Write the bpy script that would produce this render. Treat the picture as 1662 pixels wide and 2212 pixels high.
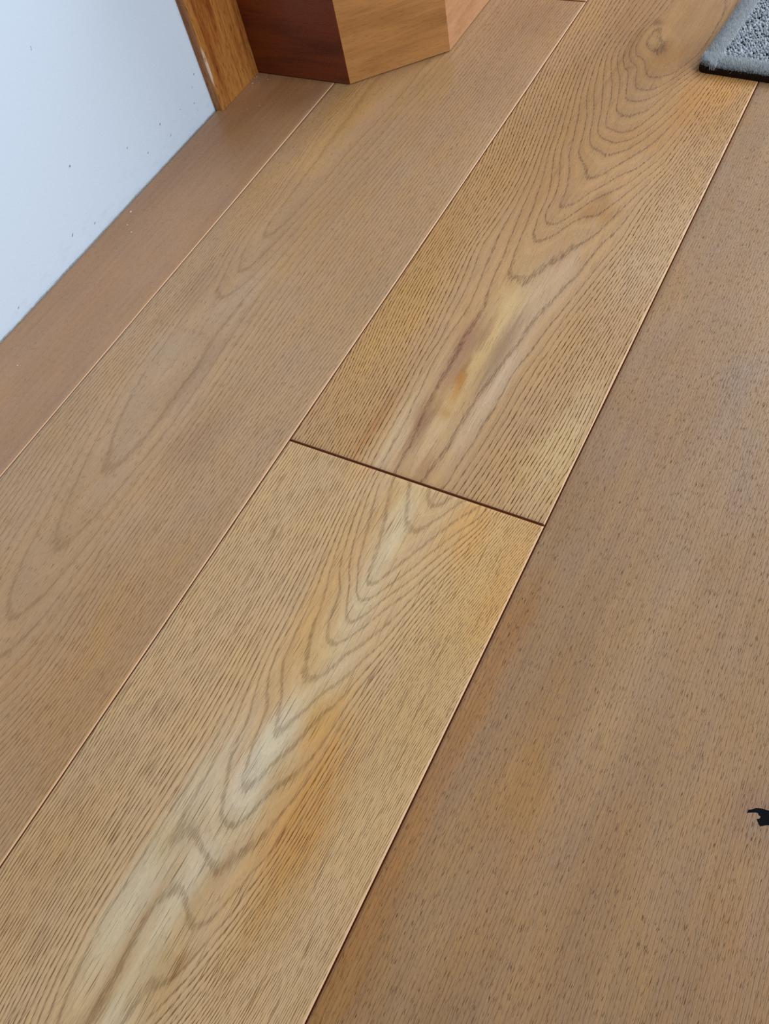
import bpy, bmesh, math, random
import numpy as np
from mathutils import Vector, Matrix
for o in list(bpy.data.objects):
    bpy.data.objects.remove(o)
SC = bpy.context.scene
COL = SC.collection
R = np.random.default_rng(7)
random.seed(7)

# ------------------------------------------------------------------ camera
CAM_ROT = [[0.8703876, -0.3116469, 0.3811845], [0.4615737, 0.785955, -0.411369], [-0.171392, 0.5339952, 0.8279335]]
CAM_F = 1790.059

CAM_H = 0.52                                   # phone held low over the boards
cd = bpy.data.cameras.new('camera')
cam = bpy.data.objects.new('camera', cd)
COL.objects.link(cam)
cd.sensor_fit = 'HORIZONTAL'
cd.sensor_width = 36.0
cd.lens = CAM_F / 1662 * 36.0
cd.clip_start = 0.01
m3 = Matrix(CAM_ROT)
cam.matrix_world = Matrix.Translation((0, 0, CAM_H)) @ m3.to_4x4()
SC.camera = cam

# ------------------------------------------------------------------ light
w = bpy.data.worlds.new('room_light')
SC.world = w
w.use_nodes = True
w.node_tree.nodes['Background'].inputs[0].default_value = (0.84, 0.92, 1.0, 1)
w.node_tree.nodes['Background'].inputs[1].default_value = 0.20
def area(name, loc, target, sx, sy, power, col):
    l = bpy.data.lights.new(name, 'AREA')
    l.shape = 'RECTANGLE'; l.size = sx; l.size_y = sy
    l.energy = power; l.color = col
    o = bpy.data.objects.new(name, l); COL.objects.link(o)
    o.location = loc
    d = Vector(target) - Vector(loc)
    o.rotation_euler = d.to_track_quat('-Z', 'Y').to_euler()
    return o
area('window_daylight', (1.55, 0.60, 1.15), (-0.35, 0.45, 0.0), 1.2, 1.3, 39, (0.79, 0.905, 1.0))
area('far_window_daylight', (0.75, 2.7, 1.75), (-0.1, 0.5, 0.0), 1.1, 1.3, 52, (0.76, 0.89, 1.0))
vs = SC.view_settings
SC.display_settings.display_device = 'sRGB'
vs.view_transform = 'Standard'
vs.look = 'None'
vs.gamma = 1.0
vs.use_curve_mapping = False
vs.exposure = 0.21
SC.cycles.use_denoising = False

# ------------------------------------------------------------------ helpers
def lin(c):
    return tuple(((v/255)/12.92 if v/255 <= 0.04045 else ((v/255+0.055)/1.055)**2.4) for v in c)
def lin4(c): return lin(c) + (1.0,)

def obj(name, verts, faces, mat=None, parent=None, loc=(0, 0, 0), rot=(0, 0, 0), smooth=False):
    me = bpy.data.meshes.new(name)
    me.from_pydata([tuple(v) for v in verts], [], [tuple(f) for f in faces])
    me.update()
    if mat is not None:
        for mm in (mat if isinstance(mat, (list, tuple)) else [mat]):
            me.materials.append(mm)
    if smooth:
        me.polygons.foreach_set('use_smooth', [True]*len(me.polygons))
    o = bpy.data.objects.new(name, me)
    COL.objects.link(o)
    o.location = loc; o.rotation_euler = rot
    if parent is not None: o.parent = parent
    return o

def tri_mesh(name, V, F, mat, parent=None, n=3, smooth=True):
    """large mesh straight from arrays; n = corners per face"""
    me = bpy.data.meshes.new(name)
    V = np.asarray(V, np.float32); F = np.asarray(F, np.int32)
    me.vertices.add(len(V)); me.vertices.foreach_set('co', V.ravel())
    me.loops.add(F.size); me.loops.foreach_set('vertex_index', F.ravel())
    me.polygons.add(len(F))
    me.polygons.foreach_set('loop_start', np.arange(0, F.size, n, dtype=np.int32))
    me.polygons.foreach_set('loop_total', np.full(len(F), n, np.int32))
    me.update(calc_edges=True)
    me.validate()
    if mat: me.materials.append(mat)
    if smooth: me.polygons.foreach_set('use_smooth', [True]*len(F))
    o = bpy.data.objects.new(name, me); COL.objects.link(o)
    if parent is not None: o.parent = parent
    return o

def empty(name, loc=(0, 0, 0), rz=0.0):
    o = bpy.data.objects.new(name, None); COL.objects.link(o)
    o.empty_display_size = 0.05
    o.location = loc; o.rotation_euler = (0, 0, rz)
    return o

def bevel_box(x0, x1, y0, y1, z0, z1, b=0.002, seg=2):
    bm = bmesh.new()
    bmesh.ops.create_cube(bm, size=1.0)
    for v in bm.verts:
        v.co = Vector((x0 if v.co.x < 0 else x1, y0 if v.co.y < 0 else y1, z0 if v.co.z < 0 else z1))
    if b > 0:
        bmesh.ops.bevel(bm, geom=list(bm.edges), offset=b, segments=seg, affect='EDGES', profile=0.6)
    bmesh.ops.recalc_face_normals(bm, faces=bm.faces)
    return bm

def bm_obj(name, bm, mat, parent=None, loc=(0, 0, 0), rot=(0, 0, 0), smooth=False):
    me = bpy.data.meshes.new(name); bm.to_mesh(me); bm.free()
    if mat: me.materials.append(mat)
    if smooth: me.polygons.foreach_set('use_smooth', [True]*len(me.polygons))
    o = bpy.data.objects.new(name, me); COL.objects.link(o)
    o.location = loc; o.rotation_euler = rot
    if parent is not None: o.parent = parent
    return o

class N:
    """tiny node-graph writer"""
    def __init__(s, name):
        s.m = bpy.data.materials.new(name); s.m.use_nodes = True
        s.t = s.m.node_tree; s.t.nodes.clear()
        s.out = s.t.nodes.new('ShaderNodeOutputMaterial')
        s.b = s.t.nodes.new('ShaderNodeBsdfPrincipled')
        s.t.links.new(s.b.outputs[0], s.out.inputs[0])
    def put(s, sock, v):
        if isinstance(v, bpy.types.NodeSocket): s.t.links.new(v, sock)
        elif v is not None: sock.default_value = v
    def math(s, op, a, b=None, c=None, clamp=False):
        n = s.t.nodes.new('ShaderNodeMath'); n.operation = op; n.use_clamp = clamp
        s.put(n.inputs[0], a); s.put(n.inputs[1], b)
        if c is not None: s.put(n.inputs[2], c)
        return n.outputs[0]
    def vmath(s, op, a, b=None):
        n = s.t.nodes.new('ShaderNodeVectorMath'); n.operation = op
        s.put(n.inputs[0], a); s.put(n.inputs[1], b)
        return n.outputs['Value'] if op in ('LENGTH', 'DOT_PRODUCT') else n.outputs[0]
    def coord(s): return s.t.nodes.new('ShaderNodeTexCoord').outputs['Object']
    def attr(s, name):
        n = s.t.nodes.new('ShaderNodeAttribute'); n.attribute_name = name
        return n
    def noise(s, vec, scale=1.0, detail=2.0, rough=0.5, dist=0.0, out='Fac'):
        n = s.t.nodes.new('ShaderNodeTexNoise')
        s.put(n.inputs['Vector'], vec); n.inputs['Scale'].default_value = scale
        n.inputs['Detail'].default_value = detail; n.inputs['Roughness'].default_value = rough
        n.inputs['Distortion'].default_value = dist
        return n.outputs[out]
    def step(s, v, lo, hi, a=0.0, b=1.0):
        n = s.t.nodes.new('ShaderNodeMapRange'); n.interpolation_type = 'SMOOTHSTEP'
        s.put(n.inputs['Value'], v)
        s.put(n.inputs['From Min'], lo); s.put(n.inputs['From Max'], hi)
        n.inputs['To Min'].default_value = a; n.inputs['To Max'].default_value = b
        return n.outputs[0]
    def mix(s, f, a, b, mode='MIX'):
        n = s.t.nodes.new('ShaderNodeMix'); n.data_type = 'RGBA'; n.blend_type = mode
        s.put(n.inputs['Factor'], f); s.put(n.inputs['A'], a); s.put(n.inputs['B'], b)
        # sockets of the colour variant
        return n
    def cmix(s, f, a, b, mode='MIX'):
        n = s.t.nodes.new('ShaderNodeMix'); n.data_type = 'RGBA'; n.blend_type = mode
        s.put(n.inputs[0], f); s.put(n.inputs[6], a); s.put(n.inputs[7], b)
        return n.outputs[2]
    def bump(s, h, strength, dist):
        n = s.t.nodes.new('ShaderNodeBump')
        n.inputs['Strength'].default_value = strength; n.inputs['Distance'].default_value = dist
        s.put(n.inputs['Height'], h)
        s.t.links.new(n.outputs[0], s.b.inputs['Normal'])

# ------------------------------------------------------------------ grain data
# growth-ring samples on the boards: x mm, y mm, ring number (floor coordinates)
RINGS_NEAR = '''-216,290,0 -215,283,0 -210,278,0 -206,277,0 -200,280,0 -197,289,0 -233,289,1 -229,280,1 -226,271,1 -222,263,1 -215,255,1 -212,252,1 -207,256,1 -202,264,1
-198,273,1 -194,279,1 -189,288,1 -247,286,2 -244,278,2 -241,266,2 -238,258,2 -236,251,2 -233,239,2 -231,232,2 -229,226,2 -227,216,2 -225,204,2 -223,196,2
-219,198,2 -217,201,2 -214,207,2 -210,217,2 -207,227,2 -204,232,2 -202,237,2 -197,246,2 -192,256,2 -188,265,2 -185,272,2 -181,279,2 -177,286,2 -256,282,3
-254,274,3 -252,266,3 -249,256,3 -246,245,3 -244,235,3 -241,225,3 -239,216,3 -237,208,3 -233,202,3 -229,196,3 -219,190,3 -212,195,3 -207,203,3 -205,209,3
-202,215,3 -198,223,3 -194,232,3 -191,240,3 -187,248,3 -184,256,3 -180,262,3 -177,269,3 -173,275,3 -170,282,3 -236,198,4 -232,188,4 -227,178,4 -222,169,4
-219,167,4 -215,171,4 -211,177,4 -209,184,4 -206,193,4 -203,198,4 -200,203,4 -238,189,5 -237,182,5 -236,176,5 -234,165,5 -231,157,5 -228,149,5 -224,150,5
-217,153,5 -215,158,5 -211,165,5 -207,173,5 -204,179,5 -202,185,5 -199,191,5 -196,197,5 -245,170,6 -244,163,6 -242,157,6 -239,147,6 -237,140,6 -234,134,6
-232,125,6 -229,117,6 -225,117,6 -222,122,6 -215,128,6 -214,136,6 -212,142,6 -210,147,6 -205,151,6 -202,158,6 -200,164,6 -198,169,6 -195,175,6 -192,181,6
-251,140,7 -250,133,7 -250,126,7 -247,120,7 -245,114,7 -241,106,7 -237,100,7 -235,95,7 -233,90,7 -229,81,7 -225,75,7 -223,78,7 -222,83,7 -220,88,7 -217,96,7
-215,104,7 -212,113,7 -208,121,7 -203,128,7 -199,137,7 -198,144,7 -196,150,7 -193,156,7 -191,162,7 -239,94,8 -240,87,8 -240,81,8 -238,74,8 -237,67,8 -236,61,8
-234,56,8 -233,51,8 -232,46,8 -229,39,8 -225,38,8 -221,45,8 -220,53,8 -218,58,8 -217,64,8 -212,72,8 -210,79,8 -209,84,8 -208,89,8 -207,94,8 -206,100,8
-204,105,8 -248,72,9 -248,66,9 -248,60,9 -247,53,9 -244,47,9 -240,39,9 -238,34,9 -237,30,9 -232,22,9 -230,16,9 -223,14,9 -218,16,9 -215,23,9 -212,31,9 -210,40,9
-208,47,9 -203,54,9 -200,58,9 -198,65,9 -196,74,9 -194,79,9 -193,85,9 -255,55,10 -255,47,10 -254,39,10 -254,34,10 -254,29,10 -254,23,10 -254,18,10 -254,13,10
-254,8,10 -254,2,10 -253,-5,10 -251,-13,10 -246,-7,10 -245,-1,10 -243,4,10 -238,0,10 -232,-4,10 -227,-6,10 -222,-8,10 -215,-12,10 -211,-18,10 -212,-13,10
-212,-8,10 -210,-3,10 -209,2,10 -205,6,10 -201,11,10 -199,20,10 -197,27,10 -196,33,10 -195,39,10 -193,45,10 -192,51,10 -191,56,10 -190,60,10 -238,-114,11
-239,-108,11 -239,-103,11 -239,-98,11 -239,-93,11 -238,-88,11 -238,-83,11 -239,-78,11 -239,-73,11 -239,-68,11 -239,-62,11 -239,-56,11 -239,-48,11 -238,-44,11
-236,-40,11 -235,-36,11 -233,-31,11 -228,-33,11 -220,-36,11 -212,-40,11 -205,-39,11 -202,-35,11 -200,-27,11 -199,-22,11 -197,-17,11 -196,-12,11 -195,-6,11
-194,-1,11 -192,4,11 -190,10,11 -189,16,11 -264,-24,11 -264,-31,11 -264,-38,11 -264,-43,11 -264,-48,11 -264,-53,11 -264,-58,11 -264,-63,11 -264,-68,11
-264,-72,11 -263,-77,11 -263,-82,11 -262,-88,11 -261,-93,11 -260,-98,11 -259,-103,11 -258,-108,11 -257,-113,11 -256,-118,11 -255,-122,11 -244,-20,10.45
-248,-26,10.45 -251,-32,10.45 -251,-38,10.45 -252,-43,10.45 -252,-48,10.45 -251,-54,10.45 -251,-59,10.45 -250,-65,10.45 -250,-70,10.45 -249,-75,10.45
-249,-81,10.45 -248,-86,10.45 -248,-92,10.45 -247,-98,10.45 -246,-103,10.45 -246,-109,10.45 -245,-115,10.45 -227,-46,11.5 -227,-52,11.5 -227,-58,11.5
-227,-64,11.5 -227,-70,11.5 -226,-76,11.5 -226,-82,11.5 -225,-88,11.5 -225,-94,11.5 -225,-98,11.5 -225,-102,11.5 -225,-106,11.5 -217,-101,12 -218,-96,12
-218,-91,12 -218,-86,12 -217,-81,12 -216,-77,12 -211,-78,12 -207,-75,12 -204,-68,12 -202,-64,12 -201,-59,12 -200,-55,12 -199,-50,12 -198,-46,12 -196,-41,12
-195,-36,12 -194,-30,12 -192,-24,12 -340,287,38 -340,278,38 -340,269,38 -340,260,38 -341,252,38 -341,243,38 -341,235,38 -342,182,40 -342,174,40 -342,165,40
-342,157,40 -343,149,40 -343,140,40 -343,132,40 -344,92,42 -344,85,42 -344,78,42 -344,72,42 -344,65,42 -344,59,42 -344,53,42 -343,46,42 -344,0,44 -344,-6,44
-344,-13,44 -344,-19,44 -344,-25,44 -344,-31,44 -344,-37,44 -345,-43,44 -345,-49,44 -344,-104,45 -126,285,25 -125,237,34 -126,185,40 -127,143,46 -126,74,52
-124,11,56 -124,-44,59'''
RINGS_FAR = '''-238,898,-0.25 -251,927,0 -254,906,0 -250,892,0 -243,887,0 -236,887,0 -230,932,0.55 -229,949,0.55 -228,966,0.55 -229,987,0.55 -229,1008,0.55 -207,914,0.75
-207,929,0.75 -208,944,0.75 -208,958,0.75 -209,974,0.75 -209,990,0.75 -210,1006,0.75 -238,920,0.6 -208,882,0.7 -253,986,1 -254,972,1 -255,958,1 -258,945,1
-260,932,1 -262,921,1 -263,909,1 -262,888,1 -255,874,1 -245,865,1 -239,852,1 -232,840,1 -226,839,1 -219,841,1 -214,844,1 -206,854,1 -203,862,1 -199,871,1
-196,886,1 -193,900,1 -192,914,1 -191,928,1 -191,942,1 -191,957,1 -191,972,1 -261,868,2 -249,856,2 -245,844,2 -241,826,2 -236,816,2 -228,816,2 -216,822,2
-209,834,2 -204,844,2 -201,853,2 -197,862,2 -193,870,2 -264,985,3 -265,966,3 -267,952,3 -268,938,3 -270,924,3 -272,910,3 -271,897,3 -271,884,3 -267,865,3
-261,851,3 -255,846,3 -252,836,3 -247,817,3 -242,798,3 -232,795,3 -224,798,3 -215,807,3 -211,815,3 -207,823,3 -204,832,3 -200,841,3 -276,878,4 -271,858,4
-261,835,4 -254,816,4 -248,797,4 -244,778,4 -238,772,4 -230,772,4 -220,778,4 -214,783,4 -211,792,4 -208,802,4 -205,812,4 -201,822,4 -197,833,4 -193,844,4
-277,983,5 -278,961,5 -279,945,5 -280,929,5 -281,913,5 -282,897,5 -282,885,5 -282,873,5 -278,859,5 -273,845,5 -264,822,5 -260,809,5 -256,796,5 -252,777,5
-247,755,5 -242,746,5 -232,743,5 -225,742,5 -217,747,5 -214,755,5 -211,763,5 -207,774,5 -204,785,5 -201,795,5 -198,806,5 -196,816,5 -192,826,5 -189,836,5
-186,846,5 -262,784,6 -258,773,6 -255,761,6 -251,743,6 -247,735,6 -237,728,6 -228,727,6 -221,730,6 -215,734,6 -210,739,6 -206,748,6 -202,757,6 -198,770,6
-194,784,6 -191,797,6 -188,809,6 -276,801,7 -271,787,7 -267,773,7 -263,760,7 -259,746,7 -253,727,7 -246,714,7 -238,712,7 -230,701,7 -226,706,7 -219,712,7
-210,720,7 -207,727,7 -203,735,7 -200,743,7 -197,752,7 -194,761,7 -191,772,7 -187,784,7 -184,796,7 -181,808,7 -178,821,7 -279,788,8 -274,776,8 -268,763,8
-265,748,8 -262,734,8 -260,720,8 -256,703,8 -250,695,8 -241,684,8 -234,668,8 -225,673,8 -219,681,8 -213,693,8 -206,705,8 -202,713,8 -198,720,8 -194,729,8
-190,738,8 -188,748,8 -186,758,8 -184,768,8 -182,779,8 -180,790,8 -177,800,8 -175,811,8 -173,822,8 -276,752,9 -272,737,9 -268,723,9 -266,712,9 -264,701,9
-260,690,9 -255,678,9 -252,667,9 -248,656,9 -245,642,9 -246,632,9 -244,625,9 -238,626,9 -230,634,9 -227,641,9 -224,648,9 -220,654,9 -216,660,9 -213,667,9
-209,673,9 -202,683,9 -193,693,9 -190,702,9 -187,711,9 -183,723,9 -180,735,9 -178,745,9 -177,756,9 -175,767,9 -173,782,9 -171,796,9 -274,705,10 -271,695,10
-268,684,10 -264,674,10 -260,664,10 -256,648,10 -253,630,10 -254,617,10 -252,605,10 -248,599,10 -238,599,10 -232,605,10 -229,611,10 -227,618,10 -222,629,10
-217,639,10 -210,649,10 -203,656,10 -199,663,10 -194,670,10 -191,680,10 -188,689,10 -184,698,10 -180,707,10 -177,719,10 -175,731,10 -272,679,11 -269,668,11
-265,656,11 -261,642,11 -258,624,11 -258,615,11 -257,606,11 -255,596,11 -254,587,11 -250,574,11 -239,579,11 -231,589,11 -229,596,11 -226,602,11 -221,608,11
-217,614,11 -208,617,11 -204,625,11 -200,632,11 -197,639,11 -194,646,11 -191,654,11 -189,661,11 -185,672,11 -181,682,11 -178,691,11 -175,699,11 -172,708,11
-271,636,12 -269,626,12 -267,616,12 -265,598,12 -263,587,12 -262,576,12 -260,559,12 -258,549,12 -256,539,12 -257,541,12 -255,530,12 -252,519,12 -246,523,12
-235,524,12 -229,536,12 -223,547,12 -217,558,12 -214,566,12 -211,573,12 -207,579,12 -203,585,12 -200,592,12 -197,598,12 -195,608,12 -192,617,12 -190,626,12
-187,635,12 -271,581,13 -270,564,13 -268,554,13 -266,544,13 -266,535,13 -266,526,13 -264,516,13 -262,505,13 -261,491,13 -257,478,13 -258,465,13 -259,453,13
-259,443,13 -258,434,13 -257,423,13 -256,413,13 -180,615,13 -182,606,13 -185,598,13 -187,590,13 -190,581,13 -191,570,13 -193,559,13 -194,548,13 -196,536,13
-200,524,13 -202,515,13 -203,506,13 -205,496,13 -207,487,13 -210,474,13 -211,466,13 -211,458,13 -212,445,13 -214,436,13 -215,427,13 -256,413,13 -256,404,13
-256,396,13 -256,387,13 -255,377,13 -255,367,13 -255,360,13 -254,353,13 -253,344,13 -251,336,13 -250,323,13 -250,316,13 -250,309,13 -249,302,13 -249,295,13
-215,414,13 -217,406,13 -218,399,13 -220,392,13 -220,382,13 -221,371,13 -222,363,13 -222,354,13 -221,343,13 -220,333,13 -222,326,13 -224,318,13 -224,311,13
-225,304,13 -246,499,12.5 -244,489,12.5 -242,479,12.5 -241,469,12.5 -241,459,12.5 -240,449,12.5 -239,440,12.5 -239,431,12.5 -238,420,12.5 -237,410,12.5
-234,398,12.5 -231,386,12.5 -229,382,12.5 -230,373,12.5 -230,363,12.5 -230,354,12.5 -230,345,12.5 -231,338,12.5 -232,330,12.5 -232,322,12.5 -233,315,12.5
-234,308,12.5 -235,301,12.5 -236,294,12.5 -174,597,14 -176,586,14 -178,575,14 -180,563,14 -182,552,14 -184,540,14 -186,528,14 -188,516,14 -190,504,14
-192,492,14 -194,483,14 -195,475,14 -196,466,14 -197,455,14 -198,444,14 -200,436,14 -202,427,14 -203,421,14 -203,413,14 -203,404,14 -202,396,14 -202,386,14
-201,377,14 -203,370,14 -205,364,14 -204,355,14 -203,346,14 -204,338,14 -205,330,14 -206,322,14 -206,314,14 -206,307,14 -206,300,14 -280,559,14 -279,548,14
-278,536,14 -277,525,14 -275,512,14 -272,498,14 -271,488,14 -270,478,14 -269,469,14 -270,458,14 -272,448,14 -272,437,14 -272,426,14 -271,415,14 -271,405,14
-270,396,14 -269,387,14 -268,378,14 -267,362,14 -266,354,14 -264,345,14 -264,335,14 -263,326,14 -263,317,14 -263,309,14 -264,302,14 -292,554,15 -290,543,15
-288,533,15 -286,522,15 -284,511,15 -282,499,15 -281,490,15 -280,480,15 -280,471,15 -279,460,15 -279,450,15 -277,440,15 -276,432,15 -277,420,15 -278,409,15
-277,399,15 -276,389,15 -275,379,15 -273,362,15 -273,354,15 -273,346,15 -273,337,15 -272,327,15 -272,318,15 -272,311,15 -271,303,15 -271,296,15 -132,299,36
-126,355,36 -127,447,36 -126,540,35 -128,641,31 -127,737,27 -126,852,24 -343,296,41 -342,356,40 -342,452,34 -343,548,33 -344,655,31 -342,746,25 -344,853,21
-344,958,19'''
RINGS_SIDE = '''-515,592,0 -516,616,0 -516,640,0 -518,673,0 -519,707,0 -518,735,0 -517,764,0 -516,794,0 -514,825,0 -513,856,0 -514,896,0 -516,938,0 -487,603,0 -485,626,0
-484,649,0 -482,672,0 -481,700,0 -480,728,0 -479,757,0 -478,787,0 -478,819,0 -478,853,0 -478,887,0 -478,923,0 -501,603,-0.4 -501,626,-0.4 -502,649,-0.4
-502,673,-0.4 -502,698,-0.4 -501,721,-0.4 -499,745,-0.4 -498,770,-0.4 -497,795,-0.4 -495,821,-0.4 -495,850,-0.4 -494,880,-0.4 -493,910,-0.4 -492,941,-0.4
-525,547,1 -527,574,1 -529,600,1 -530,623,1 -532,646,1 -534,669,1 -534,697,1 -536,725,1 -536,754,1 -537,784,1 -488,557,1 -487,578,1 -486,600,1 -485,621,1
-484,644,1 -482,669,1 -479,694,1 -477,720,1 -474,747,1 -472,774,1 -471,805,1 -469,836,1 -468,868,1 -466,901,1 -465,935,1 -530,527,2 -532,549,2 -534,572,2
-537,594,2 -539,618,2 -543,650,2 -548,683,2 -481,522,2 -480,542,2 -478,563,2 -477,583,2 -475,604,2 -474,626,2 -472,650,2 -471,675,2 -469,701,2 -467,727,2
-465,753,2 -463,780,2 -462,810,2 -460,841,2 -458,872,2 -456,904,2 -454,937,2 -475,468,3 -474,490,3 -472,512,3 -471,535,3 -469,558,3 -468,580,3 -466,602,3
-465,624,3 -463,647,3 -461,671,3 -460,694,3 -458,719,3 -456,744,3 -455,769,3 -453,795,3 -451,821,3 -449,848,3 -448,881,3 -448,914,3 -447,948,3 -513,574,0
-515,547,0 -514,522,0 -510,504,0 -503,503,0 -500,513,0 -496,532,0 -493,548,0 -490,565,0 -486,586,0 -524,533,1 -521,501,1 -522,484,1 -513,461,1 -504,445,1
-500,448,1 -497,459,1 -495,483,1 -492,507,1 -488,538,1 -528,512,2 -523,485,2 -517,454,2 -510,427,2 -503,412,2 -499,415,2 -496,426,2 -491,443,2 -486,458,2
-484,482,2 -481,506,2 -536,490,3 -532,470,3 -527,450,3 -524,423,3 -526,404,3 -526,383,3 -523,358,3 -476,458,3 -478,443,3 -478,426,3 -478,410,3 -478,392,3
-478,374,3 -474,345,3 -474,329,3 -474,313,3 -474,299,3 -474,284,3 -500,399,2.6 -505,380,2.6 -498,351,2.6 -506,328,2.6 -508,314,2.6 -509,299,2.6 -530,445,4
-531,426,4 -531,407,4 -531,390,4 -531,374,4 -530,354,4 -529,335,4 -529,316,4 -528,298,4 -466,455,4 -466,432,4 -465,410,4 -464,390,4 -462,370,4 -461,352,4
-459,335,4 -458,317,4 -457,298,4 -456,282,4 -455,266,4 -563,719,14 -563,693,14 -563,667,14 -562,641,14 -562,616,14 -562,592,14 -562,568,14 -562,545,14
-562,522,14 -562,500,14 -562,479,14 -562,458,14 -562,437,14 -562,417,14 -563,397,14 -563,378,14 -563,359,14 -563,340,14 -564,323,14 -564,305,14 -564,288,14
-565,270,14 -565,254,14 -565,237,14 -566,221,14 -562,154,15 -355,865,30 -354,834,30 -354,804,30 -354,775,30 -354,747,30 -353,720,30 -353,693,30 -353,667,30
-352,641,30 -353,617,30 -353,594,30 -353,571,30 -353,549,30 -353,527,30 -353,506,30 -353,485,30 -353,465,30 -353,445,30 -354,284,32 -354,268,32 -354,252,32
-354,236,32 -354,221,32 -354,206,32 -354,191,32 -354,177,32 -354,162,32 -355,149,32 -354,134,32 -354,121,32 -354,107,32 -354,94,32 -354,81,32 -353,68,32
-353,56,32 -353,43,32 -353,31,32 -353,19,32 -353,8,32 -353,-3,32 -353,-14,32 -353,-25,32 -353,-36,32 -353,-47,32 -353,-57,32 -353,-67,32 -407,126,13 -406,112,13
-405,98,13 -403,84,13 -402,70,13 -401,57,13 -400,44,13'''
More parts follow.
